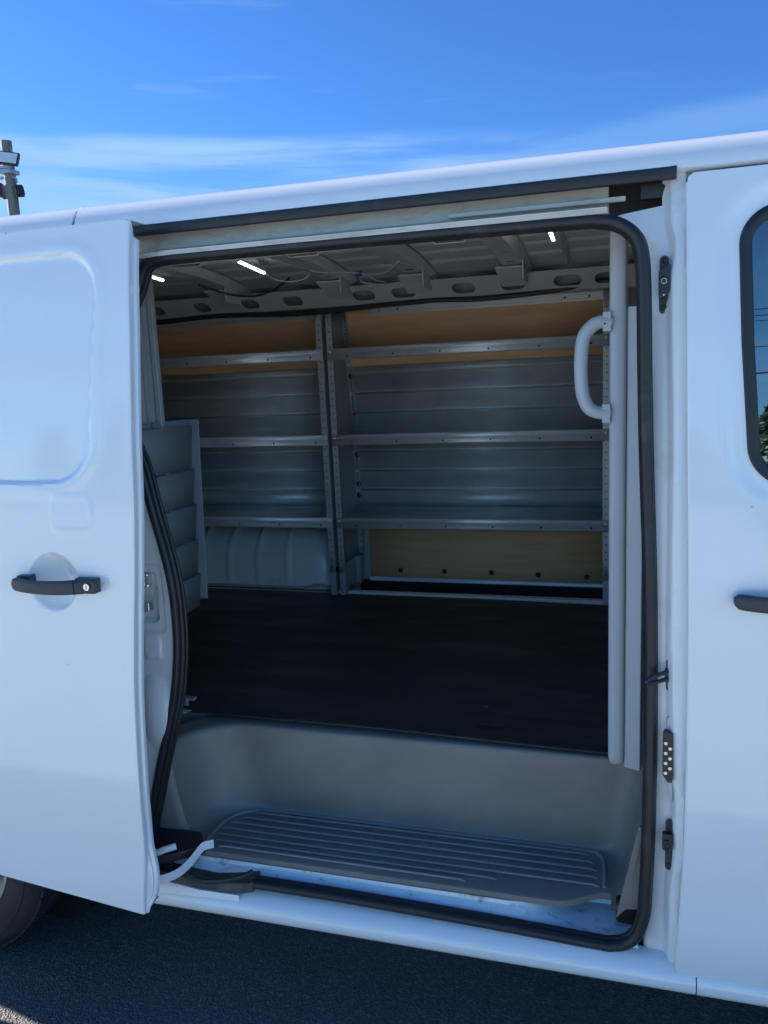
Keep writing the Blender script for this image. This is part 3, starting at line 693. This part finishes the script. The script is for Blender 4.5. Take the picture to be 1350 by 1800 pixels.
# ---- wheels
def wheel(x, y, name='wheel', flip=1):
    w = bpy.data.objects.new(name, None); COL.objects.link(w); w.parent = van; w.location = (x, y, .300)
    t = MB(); ps = [(.0, .198), (-.002, .205), (-.010, .22), (-.014, .245), (-.010, .272), (.004, .289), (.012, .294), (.03, .298), (.09, .300), (.15, .298), (.168, .294), (.176, .289), (.19, .26), (.19, .22), (.18, .198)]
    n = 96; rings = []
    for i in range(n):
        a = 2 * math.pi * i / n; rings.append([(r_ * math.cos(a), flip * yy, r_ * math.sin(a)) for yy, r_ in ps])
    rings.append(rings[0]); t.loft(rings, False, False)
    for i in range(72):                                     # tread shoulder blocks
        a = 2 * math.pi * i / 72; mt = Matrix.Rotation(-a, 4, 'Y')
        for y0 in (.012, .125): t.box(.288, .2988 if y0 < .1 else .3003, flip * y0, flip * (y0 + .04), -.0116, .0116, 0, mt)
        t.box(.290, .3008, flip * .062, flip * .112, -.009, .006, 0, mt)
    t.tube([(.262 * math.cos(a * math.pi / 48), -flip * .0125, .262 * math.sin(a * math.pi / 48)) for a in range(96)], .0016, 6, closed=True, up=(0, 1, 0))
    t.tube([(.214 * math.cos(a * math.pi / 48), -flip * .006, .214 * math.sin(a * math.pi / 48)) for a in range(96)], .0016, 6, closed=True, up=(0, 1, 0))
    t.build('tyre', 'tyre', w, angle=50)
    r = MB(); pr = [(.02, .206), (-.004, .207), (-.006, .201), (.004, .196), (.016, .186), (.022, .16), (.010, .11), (.002, .05), (.0, .004)]
    rings = []
    for i in range(n + 1):
        a = 2 * math.pi * i / n; rings.append([(r_ * math.cos(a), flip * yy, r_ * math.sin(a)) for yy, r_ in pr])
    r.loft(rings, False, False)
    for i in range(12):
        mt = Matrix.Rotation(-2 * math.pi * i / 12, 4, 'Y'); r.box(.118, .172, flip * .008, flip * .013, -.018, .018, 1, mt)
    r.build('rim', ['rim', 'dark'], w, angle=40)
    return w
for x, y, fl_ in ((WXC, .028, 1), (1.345, .028, 1), (WXC, 1.672, -1), (1.345, 1.672, -1)): wheel(x, y, flip=fl_)
MB().cyl((WXC, .21, .29), (0, 1, 0), .36, .20, 40).build('wheel_well', 'dark', van)

# ---- front end and rear end of the van (beyond the frame)
fn = MB()
for s_ in (0, 1):
    yy = (lambda z: yp(z)) if s_ == 0 else (lambda z: 1.70 - yp(z))
    fn.grid(lambda u, v: (1.145 + 1.05 * u, yy(.30 + .72 * v - .10 * u * v) + (1 if s_ == 0 else -1) * .16 * u ** 3, .30 + (.72 - .12 * u * u) * v), 60, 40, keep=lambda x, y, z: math.hypot(x - 1.345, z - WZ) > .345)
fn.build('front_fender', 'paint', van, solid=.004)
MB().grid(lambda u, v: (1.30 + .93 * u, .10 + 1.50 * v + 0, 1.02 + .16 * (1 - u) - .12 * u * u - .03 * (2 * v - 1) ** 2), 12, 12).build('hood', 'paint', van, solid=.004)
MB().grid(lambda u, v: (2.20 + .06 * math.sin(math.pi * u), .17 + 1.36 * v, .26 + .66 * u), 10, 6).build('front_bumper', 'paint', van, solid=.004)
MB().grid(lambda u, v: (.98 + .55 * u, .13 + .06 * (u) + (1.44 - .12 * u) * v, 1.745 - .60 * u), 8, 8).build('windshield', 'glass', van)
for ya, yb2 in ((.09, .07), (1.61, 1.63)): MB().tube([(.98, ya, 1.70), (1.25, yb2, 1.42), (1.5, yb2, 1.10)], .035, 8).build('windshield_pillar', 'paint', van)
def rear_pt(u, v):
    z = .50 + 1.20 * u; q = 2 * v - 1
    return (-2.455 + .055 * abs(q) ** 6 + .05 * sst(1.3, 1.7, z), .85 + (.85 - yp(z)) * q, z)
MB().grid(rear_pt, 30, 40).build('rear_doors', 'paint', van, solid=.02)
MB().box(-2.40, -2.385, .09, 1.61, .47, 1.69).build('rear_light_block', 'inner', van)  # unseen inner wall added to stop sun leaking in at the rear
MB().box(-2.52, -2.38, .24, 1.46, .30, .48).build('rear_bumper', 'black', van, bevel=.02)
for yy in (.42, 1.25):
    st = MB(); st.box(.42, .88, yy - .22, yy + .22, .62, .80); st.box(.30, .42, yy - .22, yy + .22, .72, 1.30, 0, None); st.box(.33, .41, yy - .12, yy + .12, 1.32, 1.50)
    st.build('cab_seat', 'seat', van, bevel=.03, seg=3)
MB().box(1.02, 1.5, .12, 1.58, .75, 1.05).build('dashboard', 'black', van, bevel=.05, seg=3)
MB().box(.05, 1.5, .12, 1.58, .30, .40).build('cab_floor', 'dark', van)

# ------------------------------------------------------------------ things in the van
# floor mat
def mat_pt(u, v):
    x = -2.36 + 2.385 * u; y = .272 - .022 * sst(-.6, 0, x) + 1.083 * v
    if x < -.975: pass
    w = .0016 * math.sin(y * 46 + 2.5 * math.sin(x * 5)) * math.sin(x * 7 + 1.2) + .001 * math.sin(y * 95 + x * 9) * max(0, math.sin(x * 3.1 + 2))
    return (x, y, .5795 + w * sst(.0, .12, v) * sst(1, .93, v))
fm = MB().grid(mat_pt, 200, 150).build('floor_mat', 'mat_', None, solid=.004)
tag(fm, 'black rubber mat covering the cargo floor behind the step', 'floor mat')
def rack_front(z): return 1.327 - .012 * (z - .60)
def rack_back(z): return wall_y(z) - .03
def make_rack(name, label, xa, xb, group, yf=rack_front, yb_=rack_back, zlo=.585, zhi=1.60, feet=True, sg=1):
    t = thing(name, label, 'shelf rack', (0, 0, 0), group)
    ends = []
    for e, x in enumerate((xa, xb)):
        s_ = 1 if e == 0 else -1
        m = MB(); rows = []
        zs = [zlo + .08 + (zhi - zlo - .08) * k / 16 for k in range(17)]
        # upright: folded front flange, web toward the wall, folded rear flange
        for z in zs:
            f_, b_ = yf(z), yb_(z)
            rows.append([(x + s_ * .022, f_ + sg * .012, z), (x + s_ * .022, f_, z), (x, f_, z), (x, b_, z), (x + s_ * .020, b_, z), (x + s_ * .020, b_ - sg * .008, z)])
        m.loft(rows, False, False)
        z = zlo + .10
        while z < zhi - .03:                                           # perforations down both flanges
            m.box(x + s_ * .0095, x + s_ * .0135, yf(z) - sg * .0006, yf(z) + sg * .0016, z - .0022, z + .0022, 1)
            m.box(x + s_ * .008, x + s_ * .0125, yb_(z) - sg * .0016, yb_(z) + sg * .0006, z - .0025, z + .0025, 1)
            z += .0254
        if feet:
            for yq in (yf(zlo), yb_(zlo) - .05):
                m.box(x + (0 if s_ > 0 else -.021), x + (.021 if s_ > 0 else 0), yq, yq + .035, zlo - .004, zlo + .10)
            m.poly([(x + s_ * .002, yf(zlo) + .01, zlo - .003), (x + s_ * .002, yb_(zlo), zlo + .02), (x + s_ * .002, yb_(zlo), zlo + .10), (x + s_ * .002, yf(zlo) + .01, zlo + .10)], (s_ * .002, 0, 0))
        o = m.build('upright', ['steelg', 'dark'], t, solid=.0012)
        ends.append(o)
    for zt in ((1.466, 1.168, .869) if feet else (1.30, .95)):
        f_, b_ = yf(zt), yb_(zt)
        s = MB()
        a_, b2 = xa + .001, xb - .001
        s.extx([(f_ - sg * .0015, zt - .039), (f_ - sg * .003, zt - .033), (f_ - sg * .003, zt - .018), (f_ - sg * .0045, zt - .016), (f_ - sg * .0045, zt - .003), (f_ - sg * .001, zt), (f_ + sg * .012, zt - .001), (f_ + sg * .015, zt - .012), (f_ + sg * .05, zt - .014), (f_ + sg * .08, zt - .010), (f_ + sg * .11, zt - .014), (f_ + sg * .15, zt - .014), (b_ - sg * .02, zt - .012), (b_ - sg * .015, zt + .004), (b_, zt + .006)], a_, b2, closed=False)
        k = a_ + .075
        while k < b2 - .03:
            s.cyl((k, f_ - sg * .0025, zt - .027), (0, -sg, 0), .0032, .0012, 10, 1); k += .163
        o = s.build('shelf', ['steel', 'dark'], t, solid=.0015)
        for x in (xa + .012, xb - .012):
            MB().dome((x, f_ - sg * .005, zt - .012), (0, -sg, 0), .0052, .005).build('bolt', 'bolt', o)
    return t
gr = 'steel shelf racks along the van walls'
right = make_rack('shelf_rack', 'steel shelf rack bay nearest the partition on the far wall', -.998, -.049, gr)
left = make_rack('shelf_rack', 'steel shelf rack bay above the wheel housing on the far wall', -1.95, -1.013, gr)
# ribbed back panels
def back_panel(t, xa, xb, z0, z1):
    b = MB(); pts = []; z = z0; k = 0
    prof_ = []
    while z < z1:
        prof_ += [(0, z), (0, z + .058), (.0135, z + .058), (.0135, z + .0635), (-.004, z + .0665), (-.004, z + .0705)]; z += .0735
    prof_ = [(rack_back(zz) - .002 + dy, zz) for dy, zz in prof_ + [(0, z1)] if zz <= z1]
    b.extx(prof_, xa + .004, xb - .004, closed=False); o = b.build('back_panel', 'steel', t, solid=.0012, angle=25)
    return o
for t_, a, b in ((right, -.998, -.049), (left, -1.95, -1.013)): back_panel(t_, a, b, .875, 1.402)
for z in (1.37, 1.235, 1.14, 1.075, .96, .915):
    MB().dome((-.984, rack_back(z) - .002, z), (0, -1, 0), .011, .004).build('push_clip', 'black', right)
settle(right, (-.5, 1.42, .58)); settle(left, (-1.48, 1.42, .58))
near = make_rack('shelf_rack', 'grey rack end upright just behind the open side door', -1.95, -1.075, gr, yf=lambda z: .345 + .02 * (z - .6), yb_=lambda z: .14, zlo=.585, zhi=1.62, feet=False, sg=-1)
MB().box(-1.0735, -1.060, .338, .354, .66, 1.62).build('corner_post', 'steelg', near, bevel=.002)
MB().box(-1.0735, -1.064, .300, .304, .66, 1.62).build('stiffener', 'steelg', near)
settle(near, (-1.5, .24, .58))
# document pockets on the end of the near rack
fh = thing('file_holder', 'grey wall file holder with five stacked pockets behind the sliding door', 'file holder')
bp = MB(); x = -1.068
bp.poly([(x, .13, .775), (x, .36, .779), (x, .438, .815), (x, .462, 1.275), (x, .13, 1.275)], (.004, 0, 0))
bp.poly([(x, .438, .815), (x, .4385 + .0025, .815), (x, .4645, 1.275), (x, .462, 1.275)], (.035, 0, 0)); bp.build('back_plate', 'folder', fh, bevel=.001)
tops = [1.262, 1.150, 1.060, .970, .880]; bots = [1.150, 1.060, .970, .880, .790]
for a, b in zip(tops, bots):
    p = MB(); q = []
    for z, off in ((a, .021), (b + .004, .0125)):
        q.append([(x + .004, .132, z), (x + off, .132, z), (x + off, .436 + .04 * (z - .8), z), (x + .004, .437 + .04 * (z - .8), z)])
    p.loft(q, False, False); p.build('pocket', 'folder', fh, solid=.0025, angle=12)
settle(fh, (-1.068, .29, .775))

# partition post with grab handle
pp = thing('grab_post', 'light grey padded partition post with a curved grab handle', 'partition post')
po = MB(); rings = []
for z, sh in ((.584, .55), (.588, .8), (.598, .97), (.62, 1.), (1.0, 1.), (1.45, 1.), (1.60, 1.), (1.69, 1.)):
    ring = []
    for k in range(20):
        a = 2 * math.pi * k / 20; c, s_ = math.cos(a), math.sin(a)
        ring.append((-.0145 + .0155 * sh * (abs(c) ** .45) * (1 if c > 0 else -1), .205 + .02 * sh * (abs(s_) ** .6) * (1 if s_ > 0 else -1), z))
    rings.append(ring)
po.loft(rings).build('post', 'ptrim', pp, angle=60)
gh = MB()
gp = spline([(-.026, .19, 1.4385), (-.045, .187, 1.4405), (-.062, .184, 1.432), (-.0755, .182, 1.412), (-.0795, .181, 1.375), (-.0795, .181, 1.345), (-.077, .181, 1.315), (-.068, .183, 1.290), (-.053, .186, 1.279), (-.028, .19, 1.2765)], 6)
gh.tube(gp, .0122, 14, up=(0, 1, 0), flat=1.); gh.box(-.041, -.027, .178, .20, 1.423, 1.457); gh.box(-.042, -.028, .178, .20, 1.259, 1.293)
gh.cyl((-.038, .1775, 1.437), (0, -1, 0), .0025, .001, 10, 1)
gh.build('grab_handle', ['ptrim', 'dark'], pp, bevel=.003, angle=60)
settle(pp, (-.0145, .205, .584))

# LED strips
def led(a, b, label):
    t = thing('led_strip', label, 'led light', a, 'LED strips under the van roof')
    A, B = Vector(a), Vector(b); n = 9; u = (B - A)
    m = MB(); m.tube([(0, 0, 0), u], .005, 6); m.build('housing', 'ptrim', t)
    for k in range(n):
        c = u * ((k + .5) / n); MB().box(c.x - .0036, c.x + .0036, c.y - u.length / n * .40, c.y + u.length / n * .40, c.z - .0085, c.z - .005).build('diode', 'led', t)
    return t
led((-1.035, .76, 1.700), (-1.052, .960, 1.692), 'lit LED strip beside the middle roof bow, trailing a white wire')
led((-1.372, .70, 1.702), (-1.386, .935, 1.693), 'lit LED strip at the rear end of the roof, half hidden by the seal')
led((-.180, .66, 1.702), (-.184, .862, 1.698), 'lit LED strip near the partition, half hidden by the seal')
w1 = MB(); w1.tube(spline([(-1.052, .96, 1.690), (-1.04, 1.0, 1.672), (-1.0, 1.03, 1.664), (-.955, 1.03, 1.668), (-.93, 1.02, 1.678)], 6), .0018, 6)
w1.tube(spline([(-.93, .98, 1.695), (-.90, 1.02, 1.684), (-.82, 1.03, 1.678), (-.765, 1.05, 1.672), (-.74, 1.10, 1.655), (-.72, 1.12, 1.652), (-.735, 1.13, 1.645), (-.79, 1.10, 1.655), (-.765, 1.06, 1.668), (-.70, 1.06, 1.672), (-.635, .98, 1.690)], 6), .0018, 6)
w1.box(-.790, -.772, 1.04, 1.06, 1.668, 1.682, 1)
w1 = w1.build('wire', ['wire', 'bluep']); tag(w1, 'thin white wire looping below the roof with a blue connector', 'wire')
w2 = MB(); w2.tube(spline([(-1.30, 1.0, 1.675), (-1.24, 1.08, 1.648), (-1.16, 1.10, 1.638), (-1.08, 1.08, 1.650), (-1.0, 1.03, 1.675)], 6), .004, 6); w2 = w2.build('wire', 'rubber'); tag(w2, 'black cable sagging between two roof bows at the rear', 'wire')
w3 = MB(); w3.tube(spline([(-1.60, 1.15, 1.64), (-1.61, 1.15, 1.60), (-1.60, 1.15, 1.555), (-1.57, 1.15, 1.60), (-1.565, 1.15, 1.64)], 6), .0016, 6); w3 = w3.build('wire', 'wire'); tag(w3, 'thin pale wire hanging in a loop at the dark rear corner', 'wire')
# bracket with torn label at the floor's edge
sc = thing('floor_bracket', 'small grey metal bracket with a torn label on the floor beside the step', 'bracket')
b = MB(); b.box(-1.09, -1.005, .285, .30, .60, .606); b.box(-1.085, -1.02, .282, .286, .587, .604); b.build('bracket', 'steelg', sc, bevel=.001)
MB().poly([(-1.07, .262, .5865), (-1.0, .262, .5865), (-1.005, .245, .5865), (-1.03, .225, .5865), (-1.06, .235, .5865)], (0, 0, .001)).build('label', 'paper', sc)
MB().box(-1.06, -1.02, .248, .256, .588, .5885).build('print', 'red', sc)
settle(sc, (-1.05, .27, .585))
MB().box(-.315, -.255, .318, .322, .5805, .5825).build('mat_slot', 'dark', fm)
MB().box(-.318, -.306, .428, .431, .5805, .5813).build('scuff', 'steelg', fm)

# ------------------------------------------------------------------ light pole beyond the roof
pole = thing('light_pole', 'weathered wooden pole with floodlights standing beyond the van roof', 'light pole', (-14.30, 15.7, 0))
p = MB(); p.tube([(0, 0, 0), (.0, 0, 3), (.0, 0, 7.36)], .14, 16, rs=[.17, .15, .125]); p.build('pole', 'wood', pole)
def flood(x, y, z, rx, rzz, w, h, lit=True):
    mt = Matrix.Translation((x, y, z)) @ Matrix.Rotation(rzz, 4, 'Z') @ Matrix.Rotation(rx, 4, 'X') @ Matrix.Rotation(R(10), 4, 'Y')
    f = MB(); f.box(-w / 2, w / 2, -.03, .05, -h / 2, h / 2, 0, mt); f.box(-w / 2 + .02, w / 2 - .02, .05, .10, -h / 2 + .05, h / 2 - .05, 0, mt)
    for k in range(5): f.box(-w / 2 + .06 + k * (w - .12) / 4 - .01, -w / 2 + .06 + k * (w - .12) / 4 + .01, .05, .12, -h / 2 + .03, h / 2 - .03, 0, mt)
    o = f.build('floodlight', 'black', pole, bevel=.006)
    MB().box(-w / 2 + .03, w / 2 - .03, -.034, -.028, -h / 2 + .03, h / 2 - .03, 0, mt).build('lens', 'lens' if lit else 'orange', o)
    return o
flood(.33, -.40, 6.84, R(-18), R(20), .50, .31)
flood(-.24, -.02, 6.24, R(0), R(105), .26, .30, False); flood(.20, -.0, 6.20, R(0), R(-100), .22, .28, False)
bkt = MB(); bkt.box(-.75, .18, -.20, -.12, 6.70, 6.76); bkt.box(-.62, -.1, -.16, -.10, 6.48, 6.54); bkt.box(-.16, .16, -.18, .16, 6.60, 6.69); bkt.tube([(.12, -.05, 7.2), (.2, -.08, 7.12), (.22, -.1, 6.9)], .015, 6); bkt.tube([(.12, -.06, 6.52), (.26, -.1, 6.46), (.28, -.12, 6.36)], .02, 6); bkt.tube([(-.15, -.05, 7.0), (-.2, -.1, 6.8), (-.14, -.1, 6.6)], .014, 6); bkt.build('bracket', 'steelg', pole)

# ------------------------------------------------------------------ behind the photographer: what the glass and paint mirror
def tree(x, y, h, r, bare, label):
    t = thing('bare_tree' if bare else 'evergreen_tree', label, 'tree', (x, y, 0), 'trees across the car park')
    tr_ = MB(); tr_.tube([(0, 0, 0), (.05, .02, h * .4), (0, .05, h * .9)], .1, 8, rs=[h * .028, h * .02, h * .004])
    for k in range(26 if bare else 10):
        a = random.uniform(0, 6.28); z = h * random.uniform(.3, .85); ln = r * random.uniform(.5, 1.)
        e = (math.cos(a) * ln, math.sin(a) * ln, z + ln * random.uniform(.4, .9)); tr_.tube([(0, 0, z), (e[0] * .5, e[1] * .5, z + (e[2] - z) * .4), e], .03, 5, rs=[h * .008, h * .005, h * .001])
        if bare:
            for q in range(4):
                b_ = random.uniform(0, 6.28); s_ = Vector(e) * .6 + Vector((0, 0, z)) * .4; tr_.tube([s_, s_ + Vector((math.cos(b_) * ln * .4, math.sin(b_) * ln * .4, ln * .5))], .015, 4, rs=[h * .003, h * .0008])
    tr_.build('trunk', 'bark', t)
    if not bare:
        c = MB()
        for k in range(900):
            z = random.random() ** .8; rr = r * (1 - z * .85) * math.sqrt(random.random()) * random.uniform(.7, 1.15); a = random.uniform(0, 6.28)
            p0 = Vector((math.cos(a) * rr, math.sin(a) * rr, h * (.16 + .86 * z))); s_ = h * random.uniform(.025, .05)
            ax = Vector((random.gauss(0, 1), random.gauss(0, 1), random.gauss(0, .6))).normalized(); u = ax.orthogonal().normalized() * s_; w = ax.cross(u)
            c.add([p0 - u, p0 - w * .5, p0 + u, p0 + w * .5], [(0, 1, 2, 3)])
        c.build('crown', 'leaf', t, norm=False)
for k in range(22):
    bare = k % 5 == 3
    tree(-34 + k * 3.3 + random.uniform(-1, 1), -38 + random.uniform(-4, 4), random.uniform(5.5, 9), random.uniform(1.6, 2.6), bare, 'bare deciduous tree across the car park behind the photographer' if bare else 'dark evergreen tree across the car park behind the photographer')
up_ = thing('utility_pole', 'wooden utility pole carrying overhead wires behind the photographer', 'utility pole', (9, -24, 0))
u = MB(); u.tube([(0, 0, 0), (0, 0, 10.5)], .14, 12, rs=[.16, .11]); u.build('pole', 'wood', up_)
MB().box(-.08, .08, -1.1, 1.1, 9.7, 9.85).build('crossarm', 'wood', up_)
for k, (yy, z) in enumerate(((-1.0, 9.9), (0, 9.9), (1.0, 9.9), (0, 7.6), (0, 6.4))):
    u = MB(); pts = [(-60 + 120 * i / 24, yy, z - 1.2 + 1.2 * abs(1 - ((i + .6) % 12) / 6) ** 2) for i in range(25)]; u.tube(pts, .025, 5); u.build('overhead_wire', 'rubber', up_)
car = thing('parked_car', 'dark teal car parked across the lot behind the photographer', 'car', (3.6, -9.5, 0))
rings = []
for x, zt, w, zb_ in ((-2.15, .62, .70, .35), (-2.1, .80, .82, .25), (-1.4, .95, .88, .22), (-.4, .98, .90, .22), (.8, 1.0, .90, .22), (1.9, .98, .86, .24), (2.15, .80, .76, .34)):
    rings.append([(x, -w, zb_), (x, -w - .02, (zb_ + zt) / 2), (x, -w + .04, zt - .06), (x, -w + .14, zt), (x, 0, zt + .03), (x, w - .14, zt), (x, w - .04, zt - .06), (x, w + .02, (zb_ + zt) / 2), (x, w, zb_)])
MB().loft(rings).build('body', 'bluecar', car, angle=50)
rings = [[(x, -w, .96), (x + dx, -w + .16, zt), (x + dx, w - .16, zt), (x, w, .96)] for x, dx, w, zt in ((-1.0, .65, .80, 1.42), (.2, 0, .82, 1.46), (1.75, -.45, .78, 1.40))]
MB().loft(rings).build('cabin', 'glass', car); MB().box(-.3, 1.25, -.62, .62, 1.43, 1.475).build('car_roof', 'bluecar', car, bevel=.02)
for x in (-1.35, 1.35):
    for s_ in (-1, 1): MB().cyl((x, s_ * .74, .32), (0, s_, 0), .32, .17, 28).build('wheel', 'tyre', car, bevel=.03)
